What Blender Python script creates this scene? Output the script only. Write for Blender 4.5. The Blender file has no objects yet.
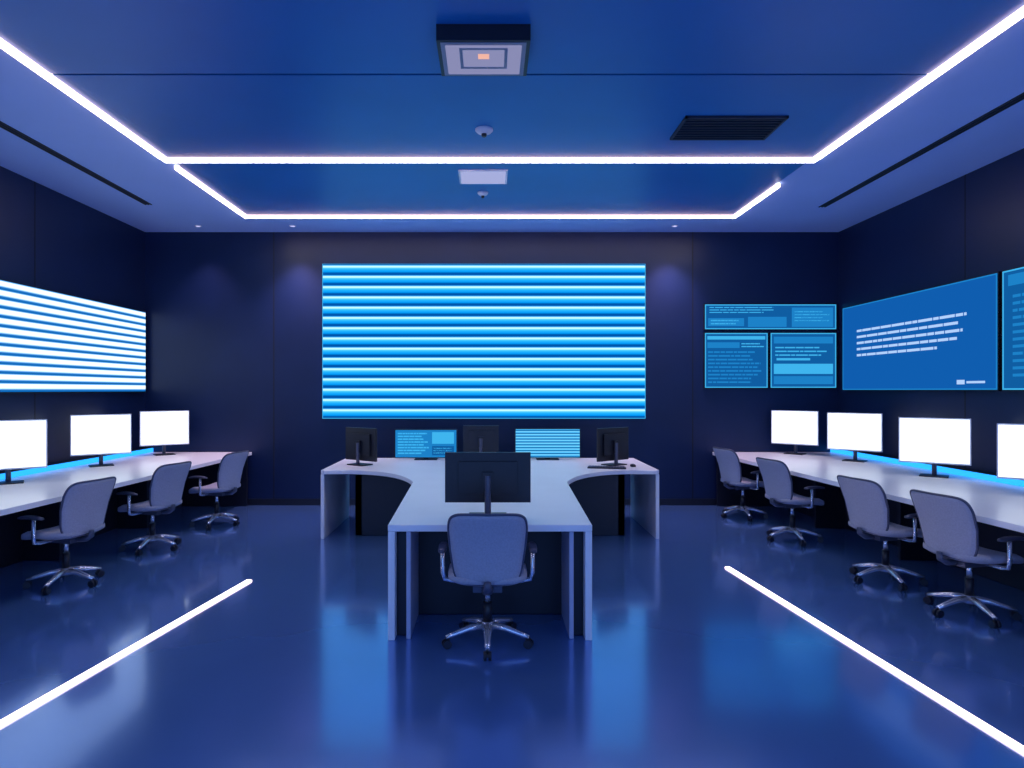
import bpy, bmesh, math, random
from mathutils import Vector, Matrix
random.seed(4)
S = bpy.context.scene
S.view_settings.view_transform = 'Standard'
S.view_settings.look = 'None'

# ---------------------------------------------------------------- materials
def principled(name, col, rough=0.5, metal=0.0, noise=0.0, nscale=8.0, coat=0.0, spec=0.5, bump=0.0):
    m = bpy.data.materials.new(name); m.use_nodes = True
    nt = m.node_tree; b = nt.nodes['Principled BSDF']
    b.inputs['Base Color'].default_value = (*col, 1)
    b.inputs['Roughness'].default_value = rough
    b.inputs['Metallic'].default_value = metal
    b.inputs['Coat Weight'].default_value = coat
    b.inputs['Coat Roughness'].default_value = 0.08
    b.inputs['Specular IOR Level'].default_value = spec
    tc = nt.nodes.new('ShaderNodeTexCoord')
    n = nt.nodes.new('ShaderNodeTexNoise'); n.inputs['Scale'].default_value = nscale
    n.inputs['Detail'].default_value = 4
    nt.links.new(tc.outputs['Object'], n.inputs['Vector'])
    if noise > 0:
        r = nt.nodes.new('ShaderNodeValToRGB')
        r.color_ramp.elements[0].position = 0.3; r.color_ramp.elements[1].position = 0.7
        r.color_ramp.elements[0].color = (*[c*(1-noise) for c in col], 1)
        r.color_ramp.elements[1].color = (*[min(1, c*(1+noise)) for c in col], 1)
        nt.links.new(n.outputs['Fac'], r.inputs['Fac'])
        nt.links.new(r.outputs['Color'], b.inputs['Base Color'])
    if bump > 0:
        bp = nt.nodes.new('ShaderNodeBump'); bp.inputs['Strength'].default_value = bump
        bp.inputs['Distance'].default_value = 0.01
        nt.links.new(n.outputs['Fac'], bp.inputs['Height'])
        nt.links.new(bp.outputs['Normal'], b.inputs['Normal'])
    return m

def emis(name, col, strength):
    m = bpy.data.materials.new(name); m.use_nodes = True
    nt = m.node_tree; nt.nodes.clear()
    o = nt.nodes.new('ShaderNodeOutputMaterial'); e = nt.nodes.new('ShaderNodeEmission')
    e.inputs['Color'].default_value = (*col, 1); e.inputs['Strength'].default_value = strength
    nt.links.new(e.outputs[0], o.inputs[0])
    return m

def stripes(name, z0, period, stops, strength):
    m = emis(name, (1, 1, 1), strength); nt = m.node_tree
    e = [n for n in nt.nodes if n.type == 'EMISSION'][0]
    tc = nt.nodes.new('ShaderNodeTexCoord'); sp = nt.nodes.new('ShaderNodeSeparateXYZ')
    a = nt.nodes.new('ShaderNodeMath'); a.operation = 'SUBTRACT'; a.inputs[1].default_value = z0
    d = nt.nodes.new('ShaderNodeMath'); d.operation = 'DIVIDE'; d.inputs[1].default_value = period
    f = nt.nodes.new('ShaderNodeMath'); f.operation = 'FRACT'
    r = nt.nodes.new('ShaderNodeValToRGB')
    nt.links.new(tc.outputs['Object'], sp.inputs[0]); nt.links.new(sp.outputs['Z'], a.inputs[0])
    nt.links.new(a.outputs[0], d.inputs[0]); nt.links.new(d.outputs[0], f.inputs[0])
    nt.links.new(f.outputs[0], r.inputs['Fac'])
    cr = r.color_ramp
    cr.elements[0].position = stops[0][0]; cr.elements[0].color = (*stops[0][1], 1)
    cr.elements[1].position = stops[-1][0]; cr.elements[1].color = (*stops[-1][1], 1)
    for p, c in stops[1:-1]:
        el = cr.elements.new(p); el.color = (*c, 1)
    nt.links.new(r.outputs['Color'], e.inputs['Color'])
    return m

M_floor = principled('floor_epoxy', (0.115, 0.27, 0.68), 0.17, 0.50, 0.05, 1.2, coat=0.5, spec=1.0)
M_wall = principled('wall_navy', (0.005, 0.017, 0.070), 0.38, 0, 0.12, 1.5, spec=0.4)
M_seam = principled('seam_dark', (0.002, 0.004, 0.014), 0.6, 0, 0.1)
M_ceil = principled('ceiling_paint', (0.32, 0.48, 0.92), 0.55, 0, 0.03, 1.0)
M_ceil_in = principled('ceiling_panel_blue', (0.006, 0.16, 0.50), 0.40, 0, 0.08, 0.8)
M_vent = principled('vent_dark', (0.02, 0.03, 0.06), 0.5, 0.3, 0.1)
M_desk = principled('desk_laminate', (0.92, 0.93, 0.96), 0.3, 0, 0.02, 3)
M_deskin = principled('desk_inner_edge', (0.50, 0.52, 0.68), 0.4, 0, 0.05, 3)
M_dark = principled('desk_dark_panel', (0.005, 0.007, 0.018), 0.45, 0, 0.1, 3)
M_black = principled('black_plastic', (0.010, 0.012, 0.022), 0.35, 0, 0.1, 20)
M_blackgl = principled('black_gloss', (0.01, 0.012, 0.03), 0.12, 0, 0.1, 20)
M_mesh = principled('chair_fabric', (0.40, 0.41, 0.50), 0.75, 0, 0.08, 90, bump=0.2)
M_meshd = principled('chair_seat_fabric', (0.38, 0.39, 0.48), 0.8, 0, 0.08, 90, bump=0.2)
M_frame = principled('chair_frame_grey', (0.08, 0.09, 0.14), 0.35, 0.2, 0.05, 20)
M_chrome = principled('chrome', (0.84, 0.86, 0.92), 0.25, 0.75, 0.03, 10)
M_white = principled('white_plastic', (0.75, 0.77, 0.88), 0.35, 0, 0.03, 10)
M_lampbox = principled('luminaire_grey', (0.26, 0.27, 0.38), 0.4, 0.2, 0.03, 10)
M_led = emis('led_white', (1.0, 0.93, 0.97), 21.0)
M_ledf = emis('led_floor_white', (1.0, 0.90, 0.92), 12.0)
M_ledhalo = emis('led_halo_edge', (1.0, 0.66, 0.62), 5.0)  # warm emission for added edges, standing in for bloom around the strips
M_ledblue = emis('led_blue', (0.02, 0.30, 1.0), 2.0)
M_scrwhite = emis('monitor_white', (0.84, 0.93, 1.0), 1.6)
M_lamp = emis('lamp_diffuser', (0.25, 0.26, 0.46), 1.0)
M_lamp2 = emis('lamp_diffuser_bright', (0.38, 0.42, 0.72), 1.0)
M_lampc = emis('lamp_core', (1.0, 0.52, 0.42), 0.9)
M_dlamp = emis('downlight_lens', (0.6, 0.6, 1.0), 1.0)
M_cy = emis('ui_cyan', (0.05, 0.46, 0.86), 1.0)
M_cyd = emis('ui_teal', (0.005, 0.11, 0.36), 1.0)
M_cym = emis('ui_mid', (0.012, 0.22, 0.58), 1.0)
M_uib = emis('ui_blue', (0.005, 0.11, 0.43), 1.0)
M_txt = emis('ui_text', (0.45, 0.65, 1.0), 1.0)
M_main = stripes('video_wall_stripes', 1.23, 2.15/15.0, [
    (0.0, (0.0, 0.07, 0.32)), (0.14, (0.0, 0.09, 0.38)), (0.24, (0.0, 0.27, 0.80)), (0.46, (0.012, 0.40, 0.92)),
    (0.62, (0.08, 0.58, 1.0)), (0.70, (0.50, 0.90, 1.0)), (0.80, (0.56, 0.92, 1.0)), (0.87, (0.03, 0.42, 0.95)),
    (0.94, (0.0, 0.12, 0.46)), (1.0, (0.0, 0.07, 0.32))], 1.15)
M_side = stripes('side_wall_stripes', 1.60, 1.10/12.0, [
    (0.0, (0.0, 0.10, 0.36)), (0.24, (0.01, 0.14, 0.45)), (0.36, (0.35, 0.66, 0.98)), (0.44, (0.86, 0.94, 1.0)),
    (0.84, (0.86, 0.94, 1.0)), (0.92, (0.15, 0.45, 0.85)), (1.0, (0.0, 0.10, 0.36))], 1.3)
M_small = stripes('small_stripes', 0.0, 0.036, [
    (0.0, (0.0, 0.15, 0.5)), (0.3, (0.0, 0.2, 0.6)), (0.5, (0.10, 0.6, 1.0)), (0.8, (0.25, 0.75, 1.0)), (1.0, (0.0, 0.2, 0.6))], 1.0)

# ---------------------------------------------------------------- mesh builder
class MB:
    def __init__(s):
        s.bm = bmesh.new(); s.mats = []; s.T = Matrix.Identity(4)
    def mi(s, m):
        if m not in s.mats: s.mats.append(m)
        return s.mats.index(m)
    def v(s, p): return s.bm.verts.new(s.T @ Vector(p))
    def face(s, vs, m, smooth=False):
        try:
            f = s.bm.faces.new(vs); f.material_index = s.mi(m); f.smooth = smooth; return f
        except ValueError: return None
    def box(s, lo, hi, m):
        x0, y0, z0 = lo; x1, y1, z1 = hi
        c = [s.v(p) for p in ((x0,y0,z0),(x1,y0,z0),(x1,y1,z0),(x0,y1,z0),(x0,y0,z1),(x1,y0,z1),(x1,y1,z1),(x0,y1,z1))]
        for q in ((0,3,2,1),(4,5,6,7),(0,1,5,4),(1,2,6,5),(2,3,7,6),(3,0,4,7)):
            s.face([c[i] for i in q], m)
    def tube(s, pts, rad, m, n=10, sx=1.0, cap=True):
        pts = [Vector(p) for p in pts]
        if not isinstance(rad, (list, tuple)): rad = [rad]*len(pts)
        rings = []
        for i, p in enumerate(pts):
            t = (pts[min(i+1, len(pts)-1)] - pts[max(i-1, 0)]).normalized()
            up = Vector((0, 0, 1)) if abs(t.z) < 0.9 else Vector((0, 1, 0))
            a = t.cross(up).normalized(); b = a.cross(t).normalized()
            rings.append([s.v(p + a*math.cos(2*math.pi*k/n)*rad[i]*sx + b*math.sin(2*math.pi*k/n)*rad[i]) for k in range(n)])
        for i in range(len(rings)-1):
            for k in range(n):
                s.face([rings[i][k], rings[i][(k+1) % n], rings[i+1][(k+1) % n], rings[i+1][k]], m, True)
        if cap:
            s.face(rings[0][::-1], m); s.face(rings[-1], m)
    def loop_tube(s, pts, rad, m, n=8):
        pts = [Vector(p) for p in pts]; N = len(pts); rings = []
        cen = sum(pts, Vector())/N
        for i, p in enumerate(pts):
            t = (pts[(i+1) % N]-pts[i-1]).normalized()
            a = (p-cen); a = (a - t*a.dot(t)).normalized(); b = a.cross(t).normalized()
            rings.append([s.v(p + a*math.cos(2*math.pi*k/n)*rad + b*math.sin(2*math.pi*k/n)*rad) for k in range(n)])
        for i in range(N):
            for k in range(n):
                s.face([rings[i][k], rings[i][(k+1) % n], rings[(i+1) % N][(k+1) % n], rings[(i+1) % N][k]], m, True)
    def prism(s, poly, z0, z1, m, mside=None):
        b = [s.v((x, y, z0)) for x, y in poly]; t = [s.v((x, y, z1)) for x, y in poly]
        s.face(t, m); s.face(b[::-1], m)
        n = len(poly)
        for i in range(n):
            s.face([b[i], b[(i+1) % n], t[(i+1) % n], t[i]], mside or m)
    def shell(s, fn, w, h, th, m, mback=None, rings=7, n=40, ex=4.5):
        def surf(off):
            R = []
            for r in range(rings+1):
                k = r/rings
                if r == 0:
                    R.append([s.v(fn(0, 0, off))]); continue
                ring = []
                for j in range(n):
                    a = 2*math.pi*j/n; ca, sa = math.cos(a), math.sin(a)
                    u = math.copysign(abs(ca)**(2/ex), ca)*k*w/2
                    v = math.copysign(abs(sa)**(2/ex), sa)*k*h/2
                    o = off*(1.0 if r < rings else 0.45)
                    ring.append(s.v(fn(u, v, o)))
                R.append(ring)
            return R
        A = surf(th/2); B = surf(-th/2)
        for R, mm, fl in ((A, m, 0), (B, mback or m, 1)):
            for j in range(n):
                q = [R[0][0], R[1][j], R[1][(j+1) % n]]
                s.face(q[::-1] if fl else q, mm, True)
            for r in range(1, rings):
                for j in range(n):
                    q = [R[r][j], R[r+1][j], R[r+1][(j+1) % n], R[r][(j+1) % n]]
                    s.face(q[::-1] if fl else q, mm, True)
        for j in range(n):
            s.face([A[-1][j], B[-1][j], B[-1][(j+1) % n], A[-1][(j+1) % n]], m, True)
    def done(s, name, loc=(0, 0, 0), rz=0.0, bevel=0.0):
        return place(name, s.mesh(name), loc, rz, bevel)
    def mesh(s, name):
        bmesh.ops.recalc_face_normals(s.bm, faces=s.bm.faces)
        me = bpy.data.meshes.new(name); s.bm.to_mesh(me); s.bm.free()
        for m in s.mats: me.materials.append(m)
        return me
def place(name, me, loc, rz=0.0, bevel=0.0):
    o = bpy.data.objects.new(name, me); S.collection.objects.link(o)
    o.location = loc; o.rotation_euler = (0, 0, rz)
    if bevel > 0:
        b = o.modifiers.new('bevel', 'BEVEL'); b.width = bevel; b.segments = 2
        b.limit_method = 'ANGLE'; b.angle_limit = math.radians(50)
    return o

# ---------------------------------------------------------------- room shell
XL, XR, YB, YF, H = -4.85, 4.90, 9.0, -0.6, 3.84
b = MB(); b.box((XL-.1, YF, -.1), (XR+.1, YB+.1, 0), M_floor); b.done('floor')
b = MB(); b.box((XL-.1, YF, H), (XR+.1, YB+.1, H+.12), M_ceil)
ys = [YF+.02, 2.6, 4.48, 6.09]
for i in range(len(ys)-1):
    b.box((-3.07, ys[i]+.012, H-.012), (3.07, ys[i+1]-.012, H+.01), M_ceil_in)
b.box((-3.07, 6.16, H-.012), (3.07, 8.08, H+.01), M_ceil_in)
b.box((-3.08, YF+.02, H-.003), (3.08, 8.09, H+.005), M_seam)
b.done('ceiling')

b = MB(); b.box((XL-.1, YB, 0), (XR+.1, YB+.1, H), M_wall)
for x in (-3.04, 2.85): b.box((x-.008, YB-.002, 0), (x+.008, YB+.01, H), M_seam)
b.done('wall_back')
b = MB(); b.box((XL-.1, YF, 0), (XL, YB, H), M_wall)
for y in (2.8, 4.8, 6.82): b.box((XL-.01, y-.008, 0), (XL+.002, y+.008, H), M_seam)
b.done('wall_left')
b = MB(); b.box((XR, YF, 0), (XR+.1, YB, H), M_wall)
for y in (2.6, 4.6, 6.60): b.box((XR-.002, y-.008, 0), (XR+.01, y+.008, H), M_seam)
b.done('wall_right')
b = MB(); b.box((XL+.012, YB-.012, 0), (XR-.012, YB, .09), M_dark); b.done('baseboard_back')
b = MB(); b.box((XL, YF, 0), (XL+.012, YB, .09), M_dark); b.done('baseboard_left')
b = MB(); b.box((XR-.012, YF, 0), (XR, YB, .09), M_dark); b.done('baseboard_right')

# ---------------------------------------------------------------- LED strips
def strip(name, p0, p1, w, z0, z1, m, e=.008):
    p0, p1 = Vector(p0), Vector(p1); d = (p1-p0); L = d.length
    b = MB(); b.box((0, -w/2, z0), (L, w/2, z1), m)
    up = z0 == 0
    za, zb_ = (z0, z1-.001) if up else (z0+.002, z1)
    b.box((-e, -w/2-e, za), (L+e, -w/2, zb_), M_ledhalo)  # added glowing edges, cast a halo on the nearby surface
    b.box((-e, w/2, za), (L+e, w/2+e, zb_), M_ledhalo)
    b.done(name, (p0.x, p0.y, 0), math.atan2(d.y, d.x))
cz0, cz1 = H-.034, H
strip('led_strip_light', (-3.10, 0.2), (-3.10, 6.07), .048, cz0, cz1, M_led)
strip('led_strip_light', (3.10, 0.2), (3.10, 6.07), .048, cz0, cz1, M_led)
strip('led_strip_light', (-3.12, 6.125), (3.12, 6.125), .060, cz0, cz1, M_led)
strip('led_strip_light', (-3.10, 6.35), (-3.10, 8.07), .040, cz0, cz1, M_led)
strip('led_strip_light', (3.10, 6.90), (3.10, 8.07), .040, cz0, cz1, M_led)
strip('led_strip_light', (-3.12, 8.12), (3.12, 8.12), .050, cz0, cz1, M_led)
strip('floor_led_strip', (2.16, 5.82), (2.50, 1.5), .032, 0, .012, M_ledf, .006)
strip('floor_led_strip', (-2.04, 5.42), (-2.55, 1.8), .032, 0, .012, M_ledf, .006)

# ---------------------------------------------------------------- ceiling fixtures
b = MB()
b.box((-.285, -.22, -.10), (.285, .22, 0), M_black)
b.box((-.262, -.200, -.104), (.262, .205, -.10), M_lampbox)
b.box((-.235, -.175, -.107), (.235, .180, -.104), M_lamp)
for x0, x1, y0, y1 in ((-.15, .15, -.15, -.13), (-.15, .15, .08, .10), (-.15, -.13, -.13, .08), (.13, .15, -.13, .08)):
    b.box((x0, y0, -.111), (x1, y1, -.107), M_lampbox)
b.box((-.035, -.08, -.110), (.035, -.02, -.107), M_lampc)
b.done('ceiling_light_fixture', (-.04, 4.08, H-.012), 0, .004)
b = MB()
b.box((-.25, -.21, -.012), (.25, .21, 0), M_white)
b.box((-.23, -.19, -.015), (.23, .19, -.012), M_lamp2)
b.done('ceiling_light_panel', (-.07, 6.62, H-.012), 0, .003)
def smoke(y, x, r):
    b = MB()
    b.tube([(0, 0, 0), (0, 0, -.012), (0, 0, -.03), (0, 0, -.04)], [r, r, r*.75, r*.45], M_white, 24)
    b.tube([(0, 0, -.035), (0, 0, -.055), (0, 0, -.065)], [r*.3, r*.3, r*.2], M_black, 16)
    b.done('smoke_detector', (x, y, H-.012))
smoke(5.42, -.05, .075); smoke(7.15, -.08, .06)
b = MB(); w, d = .83, .46
b.box((-w/2, -d/2, -.02), (w/2, -d/2+.02, 0), M_vent); b.box((-w/2, d/2-.02, -.02), (w/2, d/2, 0), M_vent)
b.box((-w/2, -d/2, -.02), (-w/2+.02, d/2, 0), M_vent); b.box((w/2-.02, -d/2, -.02), (w/2, d/2, 0), M_vent)
b.box((-w/2+.01, -d/2+.01, -.004), (w/2-.01, d/2-.01, 0), M_seam)
for i in range(8):
    y = -d/2+.05+i*(d-.1)/7
    b.box((-w/2+.02, y-.008, -.016), (w/2-.02, y+.008, -.003), M_vent)
b.done('ceiling_air_vent', (1.99, 5.38, H-.012))
for x, y0, y1 in ((4.02, 3.0, 7.75), (-4.08, 3.0, 7.65)):
    b = MB(); b.box((-.04, 0, -.004), (.04, y1-y0, 0), M_seam)
    for k in (-.04, -.005, .03): b.box((k, 0, -.010), (k+.010, y1-y0, 0), M_vent)
    b.done('linear_slot_diffuser', (x, y0, H))
def downlight(x, y, e, ang=70):
    b = MB(); n = 24
    b.tube([(0, 0, 0), (0, 0, -.005)], [.045, .042], M_white, n)
    b.tube([(0, 0, -.005), (0, 0, -.007)], [.03, .03], M_dlamp, n)
    o = b.done('recessed_downlight', (x, y, H))
    l = bpy.data.lights.new('lamp', 'SPOT'); l.energy = e; l.spot_size = math.radians(ang); l.spot_blend = 1.0
    l.color = (1.0, .62, .85); l.shadow_soft_size = .03
    lo = bpy.data.objects.new('lamp', l); S.collection.objects.link(lo); lo.parent = o
    lo.location = (0, 0, -.03)
for x, e in ((-3.95, 60), (-2.67, 240), (2.50, 240)): downlight(x, 8.66, e, 84)

# ---------------------------------------------------------------- screens on walls
def ui_screen(name, w, h, bg, quads, loc, rz, border=None, t=.03):
    b = MB()
    b.box((0, -t, 0), (w, 0, h), M_black)
    b.box((.012, -t-.002, .012), (w-.012, -t, h-.012), bg)
    if border:
        k = .012; q = .014
        for a in (((k, h-k-q), (w-k, h-k)), ((k, k), (w-k, k+q)), ((k, k+q), (k+q, h-k-q)), ((w-k-q, k+q), (w-k, h-k-q))):
            b.box((a[0][0], -t-.004, a[0][1]), (a[1][0], -t-.002, a[1][1]), border)
    for x0, z0, x1, z1, m in quads:
        b.box((x0*w, -t-.004, z0*h), (x1*w, -t-.0015, z1*h), m)
    return b.done(name, loc, rz)

b = MB(); b.box((-2.345, YB-.05, 1.22), (2.175, YB-.003, 3.385), M_cy)
b.box((-2.335, YB-.054, 1.23), (2.165, YB-.05, 3.38), M_main); b.done('video_wall_screen')
b = MB(); b.box((XL+.004, 3.4, 1.585), (XL+.05, 8.93, 2.715), M_black)
b.box((XL+.05, 3.42, 1.60), (XL+.054, 8.91, 2.70), M_side); b.done('striped_wall_display')

def rows(x0, x1, z0, z1, n, m, fill=.5, words=True):
    out = []
    for i in range(n):
        zc = z1-(i+.5)*(z1-z0)/n; hh = fill*(z1-z0)/n/2
        x = x0; end = x1-(random.random()*.25*(x1-x0) if words else 0)
        while x < end:
            L = (x1-x0)*random.uniform(.05, .22) if words else (end-x)
            L = min(L, end-x)
            out.append((x, zc-hh, x+L, zc+hh, m)); x += L+(x1-x0)*.015
    return out
q = rows(.04, .55, .62, .9, 3, M_cy, .35)+[(.03, .15, .30, .45, M_cym), (.33, .12, .62, .5, M_cym), (.66, .12, .97, .85, M_cym)]
q += rows(.68, .95, .3, .75, 4, M_cy, .3)+rows(.05, .28, .18, .42, 2, M_cy, .4)
ui_screen('dashboard_display', 1.86, .37, M_cyd, q, (3.00, YB-.003, 2.46), 0, M_cy)
q = [(.05, .87, .95, .93, M_cy), (.05, .72, .55, .82, M_cym)]+rows(.06, .92, .08, .68, 9, M_cym, .45)+rows(.58, .95, .72, .82, 2, M_cy, .4)
ui_screen('dashboard_display', .90, .79, M_cyd, q, (3.00, YB-.003, 1.64), 0, M_cy)
q = [(.06, .80, .94, .92, M_cym), (.06, .26, .94, .44, M_cy), (.06, .08, .94, .22, M_cym), (.1, .5, .6, .54, M_cy)]+rows(.08, .9, .56, .76, 3, M_cy, .35)
ui_screen('dashboard_display', .94, .79, M_cyd, q, (3.92, YB-.003, 1.64), 0, M_cy)
RZ = -math.pi/2
q = []
for i, L in enumerate((.72, .68, .70, .67, .56)):
    base = .13; x = base; zc = .69-i*.070
    while x < base+L:
        l = min(random.uniform(.03, .09), base+L-x)
        q.append((x, zc-.013, x+l, zc+.013, M_txt)); x += l+.006
q += [(.80, .06, .84, .10, M_txt), (.85, .068, .94, .088, M_txt)]
ui_screen('presentation_display', 2.70, 1.14, M_uib, q, (XR-.004, 8.80, 1.61), RZ, M_cym, .05)
q = [(.03, .86, .97, .95, M_cym)]+rows(.05, .45, .1, .8, 12, M_cym, .4)+[(.5, .5, .95, .8, M_cym)]+rows(.52, .93, .1, .45, 6, M_cy, .35)
ui_screen('dashboard_display', 2.62, 1.14, M_cyd, q, (XR-.004, 6.06, 1.61), RZ, M_cy, .05)

# ---------------------------------------------------------------- side desks
def side_desk(xf0, xf1, xw, y0, y1):
    sg = 1 if xw > 0 else -1
    b = MB()
    xw -= sg*.014
    def fx(y): return xf0+(xf1-xf0)*(y-y0)/(y1-y0)
    b.prism([(xf0, y0), (xw, y0), (xw, y1), (xf1, y1)], .705, .75, M_desk)
    def slab(xa, xb, ya, yb, z1=.705):
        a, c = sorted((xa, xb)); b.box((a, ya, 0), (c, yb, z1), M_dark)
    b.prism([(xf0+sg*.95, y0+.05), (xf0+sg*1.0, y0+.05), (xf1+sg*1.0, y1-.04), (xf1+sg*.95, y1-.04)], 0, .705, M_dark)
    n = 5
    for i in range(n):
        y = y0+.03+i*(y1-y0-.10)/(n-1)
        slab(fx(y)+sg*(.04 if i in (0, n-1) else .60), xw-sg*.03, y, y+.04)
    b.done('console_desk', (0, 0, 0), 0, .004)
    b = MB()
    w = sorted((xw, xw-sg*.10)); b.box((w[0], y0, .751), (w[1], y1, .81), M_dark)
    w = sorted((xw-sg*.10, xw-sg*.112)); b.box((w[0], y0, .752), (w[1], y1, .808), M_ledblue)
    b.done('desk_cable_trunking')
side_desk(3.46, 3.12, XR, 3.2, 8.98)
side_desk(-3.62, -3.34, XL, 3.2, 8.98)

# ---------------------------------------------------------------- central desk
b = MB()
y1 = 8.2
def bez(p0, c, p1, n=14):
    return [((1-t)**2*p0[0]+2*t*(1-t)*c[0]+t*t*p1[0], (1-t)**2*p0[1]+2*t*(1-t)*c[1]+t*t*p1[1]) for t in [i/n for i in range(n+1)]]
left = bez((-1.50, 6.95), (-.93, 6.86), (-.73, 6.05))
poly = [(-.66, 4.13), (.66, 4.13)]+[(-x, y) for x, y in left[::-1]]
poly += [(1.80, 6.93), (1.84, 6.97), (1.84, y1), (-1.84, y1), (-1.84, 6.97), (-1.80, 6.93)]+left
b.prism(poly, .705, .75, M_desk)
for sx in (-1, 1):
    x = sorted((sx*1.84, sx*1.80)); b.box((x[0], 6.95, 0), (x[1], y1, .705), M_desk)
    x = sorted((sx*.66, sx*.615)); b.box((x[0], 4.135, 0), (x[1], 6.0, .705), M_desk)
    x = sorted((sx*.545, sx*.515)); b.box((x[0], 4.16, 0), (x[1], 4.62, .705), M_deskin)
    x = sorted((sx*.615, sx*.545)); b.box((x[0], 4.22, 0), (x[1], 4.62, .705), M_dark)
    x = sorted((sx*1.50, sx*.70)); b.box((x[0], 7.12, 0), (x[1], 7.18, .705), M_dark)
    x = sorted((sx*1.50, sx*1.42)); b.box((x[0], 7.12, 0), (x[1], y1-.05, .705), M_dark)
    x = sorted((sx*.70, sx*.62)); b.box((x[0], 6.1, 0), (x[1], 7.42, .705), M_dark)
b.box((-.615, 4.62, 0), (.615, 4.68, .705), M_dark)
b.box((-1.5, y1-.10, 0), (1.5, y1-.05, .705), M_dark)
b.done('central_workstation_desk', (0, 0, 0), 0, .006)

# ---------------------------------------------------------------- monitors
def monitor_mesh(name, w, h, gap, scr, bez_m, back_m, base_w=.24):
    b = MB()
    b.box((-w/2, -.012, gap), (w/2, .012, gap+h), bez_m)
    b.box((-w/2+.010, -.014, gap+.014), (w/2-.010, -.012, gap+h-.010), scr)
    b.box((-w*.34, .012, gap+h*.18), (w*.34, .034, gap+h*.82), back_m)
    b.box((-.035, .034, gap+h*.25), (.035, .060, gap+h*.62), M_black)
    b.tube([(0, .052, .012), (0, .052, gap+h*.55)], .022, M_frame, 12)
    b.box((-base_w/2, -.07, 0), (base_w/2, .11, .012), M_black)
    return b.mesh(name)
mw = monitor_mesh('computer_monitor', .60, .46, .13, M_scrwhite, M_white, M_black)
DT = .75
for px, py, a in ((-4.36, 8.58, 38), (-4.45, 7.33, 36), (-4.48, 5.95, 36), (-4.50, 4.75, 38)):
    place('computer_monitor', mw, (px, py, DT), math.radians(a), .003)
for px, py, a in ((4.13, 8.68, -42), (4.45, 7.82, -42), (4.46, 6.43, -38), (4.50, 5.20, -38), (4.46, 4.1, -40)):
    place('computer_monitor', mw, (px, py, DT), math.radians(a), .003)
md = monitor_mesh('desktop_monitor', .59, .345, .095, M_blackgl, M_black, M_black, .26)
place('desktop_monitor', md, (-.015, 4.42, DT), math.pi, .003)
ms = monitor_mesh('desktop_monitor', .50, .38, .05, M_blackgl, M_black, M_black)
place('desktop_monitor', ms, (-1.50, 7.45, DT), math.radians(180-35), .003)
place('desktop_monitor', ms, (1.43, 7.45, DT), math.radians(180+35), .003)
ms2 = monitor_mesh('desktop_monitor', .43, .34, .10, M_blackgl, M_black, M_black)
place('desktop_monitor', ms2, (-.11, 7.75, DT), math.pi, .003)
def desk_disp(x, w, h, stripe):
    b = MB()
    b.box((-w/2, -.012, .02), (w/2, .012, .02+h), M_black)
    if stripe:
        b.box((-w/2+.01, -.015, .03), (w/2-.01, -.012, .01+h), M_small)
    else:
        b.box((-w/2+.01, -.015, .03), (w/2-.01, -.012, .01+h), M_cym)
        for x0, z0, x1, z1, m in rows(.05, .55, .12, .9, 8, M_cy, .5)+[(.6, .5, .95, .9, M_cy), (.6, .1, .95, .42, M_cyd)]+rows(.62, .92, .14, .38, 3, M_cy, .4):
            b.box((-w/2+x0*w, -.017, .02+z0*h), (-w/2+x1*w, -.0145, .02+z1*h), m)
    b.box((-.14, -.06, 0), (.14, .08, .012), M_black)
    b.box((-.03, .0, .0), (.03, .03, .2), M_black)
    b.done('data_display_monitor', (x, 8.0, DT), 0, .002)
desk_disp(-.80, .78, .36, False); desk_disp(.72, .82, .37, True)

def keyboard(x, y, rz, z=DT):
    b = MB(); b.box((-.21, -.065, 0), (.21, .065, .014), M_black)
    for r in range(4):
        for c in range(13):
            b.box((-.198+c*.0306, -.056+r*.029, .014), (-.198+c*.0306+.025, -.056+r*.029+.023, .020), M_frame)
    b.done('keyboard', (x, y, z), rz)
def mouse(x, y, rz, z=DT):
    b = MB()
    b.shell(lambda u, v, o: (u, v, .004+(.030*(1-(u/.034)**2*.5)*(1-(v/.06)**2*.55) if o > 0 else 0)), .06, .105, .01, M_black, n=20, rings=4, ex=2.6)
    b.done('computer_mouse', (x, y, z), rz)
keyboard(1.30, 7.12, math.radians(-12))
mouse(1.62, 7.25, 0)

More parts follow.
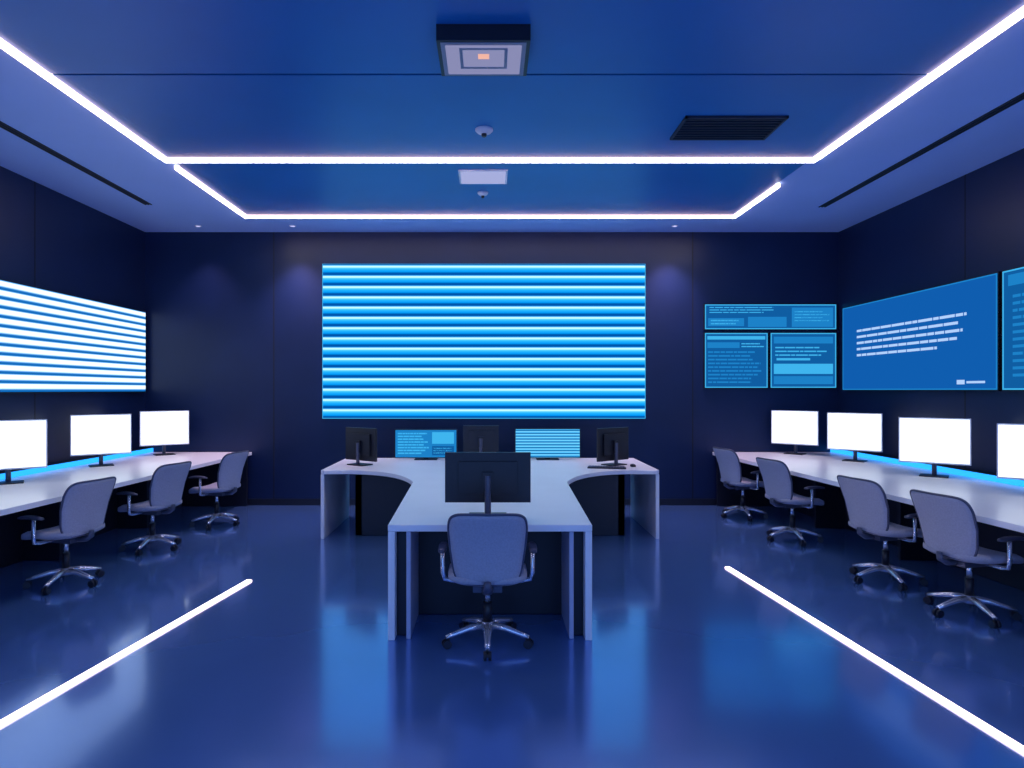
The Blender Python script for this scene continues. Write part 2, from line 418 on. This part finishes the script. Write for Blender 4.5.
# ---------------------------------------------------------------- office chair
def chair_mesh():
    b = MB(); b.T = Matrix.Diagonal((1, 1, .95, 1))
    for i in range(5):
        a = math.radians(90+i*72+36); c, s_ = math.cos(a), math.sin(a)
        b.tube([(c*.03, s_*.03, .125), (c*.12, s_*.12, .115), (c*.22, s_*.22, .088), (c*.275, s_*.275, .072)], [.024, .021, .016, .013], M_chrome, 10, 1.15)
        ex, ey = c*.27, s_*.27; t = Vector((-s_, c, 0))
        b.tube([(ex, ey, .075), (ex, ey, .045)], .009, M_black, 8)
        for k in (-1, 1):
            p = Vector((ex, ey, .03))
            b.tube([p+t*k*.006, p+t*k*.024], .028, M_black, 16)
        b.tube([Vector((ex, ey, .03))-t*.012, Vector((ex, ey, .03))+t*.012], .012, M_frame, 8)
    b.tube([(0, 0, .09), (0, 0, .15)], [.042, .036], M_chrome, 18)
    b.tube([(0, 0, .15), (0, 0, .28)], .028, M_black, 16)
    b.tube([(0, 0, .28), (0, 0, .40)], .018, M_chrome, 14)
    b.box((-.09, -.14, .385), (.09, .12, .425), M_frame)
    def seat(u, v, o):
        z = .462-.05*max(0, (v-.10)/.14)**2+.02*(u/.25)**2+.012*max(0, (-v-.1)/.13)
        return (u, v+.02, z+o)
    b.shell(seat, .50, .48, .065, M_meshd, M_meshd, ex=4)
    def curve_y(u, z):
        t = (z-.47)/.46
        return -.215-.13*t+.040*math.sin(t*math.pi*.9)+.14*(u/.25)**2*.35
    def back(u, v, o):
        t = (v+.235)/.47
        wk = .80+.20*min(1, t*1.5)**.8-.02*t
        z = .695+v
        return (u*wk, curve_y(u, z)+o, z)
    b.shell(back, .48, .47, .026, M_mesh, M_mesh, n=56, ex=7)
    pts = []
    for j in range(56):
        a = 2*math.pi*j/56; ca, sa = math.cos(a), math.sin(a); k = 2/7
        pts.append(back(math.copysign(abs(ca)**k, ca)*.24, math.copysign(abs(sa)**k, sa)*.235, 0))
    b.loop_tube(pts, .009, M_frame)
    b.tube([(0, -.08, .405), (0, -.20, .41), (0, -.255, .44), (0, -.262, .49)], [.026, .024, .018, .014], M_frame, 10, 1.5)
    for k in (-1, 1):
        b.tube([(k*.10, .02, .415), (k*.22, .02, .415), (k*.275, .01, .43), (k*.288, .005, .47), (k*.290, .0, .63)], [.016, .016, .016, .015, .014], M_chrome, 10)
        def pad(u, v, o, k=k): return (k*.288+u, v+.03, .645+o-.012*(v/.12)**2)
        b.shell(pad, .055, .24, .026, M_frame, n=24, rings=4, ex=3.5)
    return b.mesh('office_chair')
cm = chair_mesh()
place('office_chair', cm, (-.015, 4.10, 0), 0)
for x, y, a in ((3.22, 8.15, -76), (3.26, 6.90, -76), (3.35, 5.42, -78), (3.46, 4.62, -78)):
    place('office_chair', cm, (x, y, 0), math.radians(a))
for x, y, a in ((-3.53, 5.33, 76), (-3.44, 6.52, 74), (-3.28, 7.68, 76)):
    place('office_chair', cm, (x, y, 0), math.radians(a))

# ---------------------------------------------------------------- world, camera
w = bpy.data.worlds.new('world'); S.world = w; w.use_nodes = True
bg = w.node_tree.nodes['Background']; bg.inputs['Color'].default_value = (.15, .32, .82, 1); bg.inputs['Strength'].default_value = 1.4
cam = bpy.data.cameras.new('camera'); co = bpy.data.objects.new('camera', cam); S.collection.objects.link(co)
cam.sensor_width = 36; cam.lens = 22.5; cam.shift_x = 22/1024; cam.shift_y = 6/1024
co.location = (0, 0, 1.62); co.rotation_euler = (math.pi/2, 0, 0)
S.camera = co
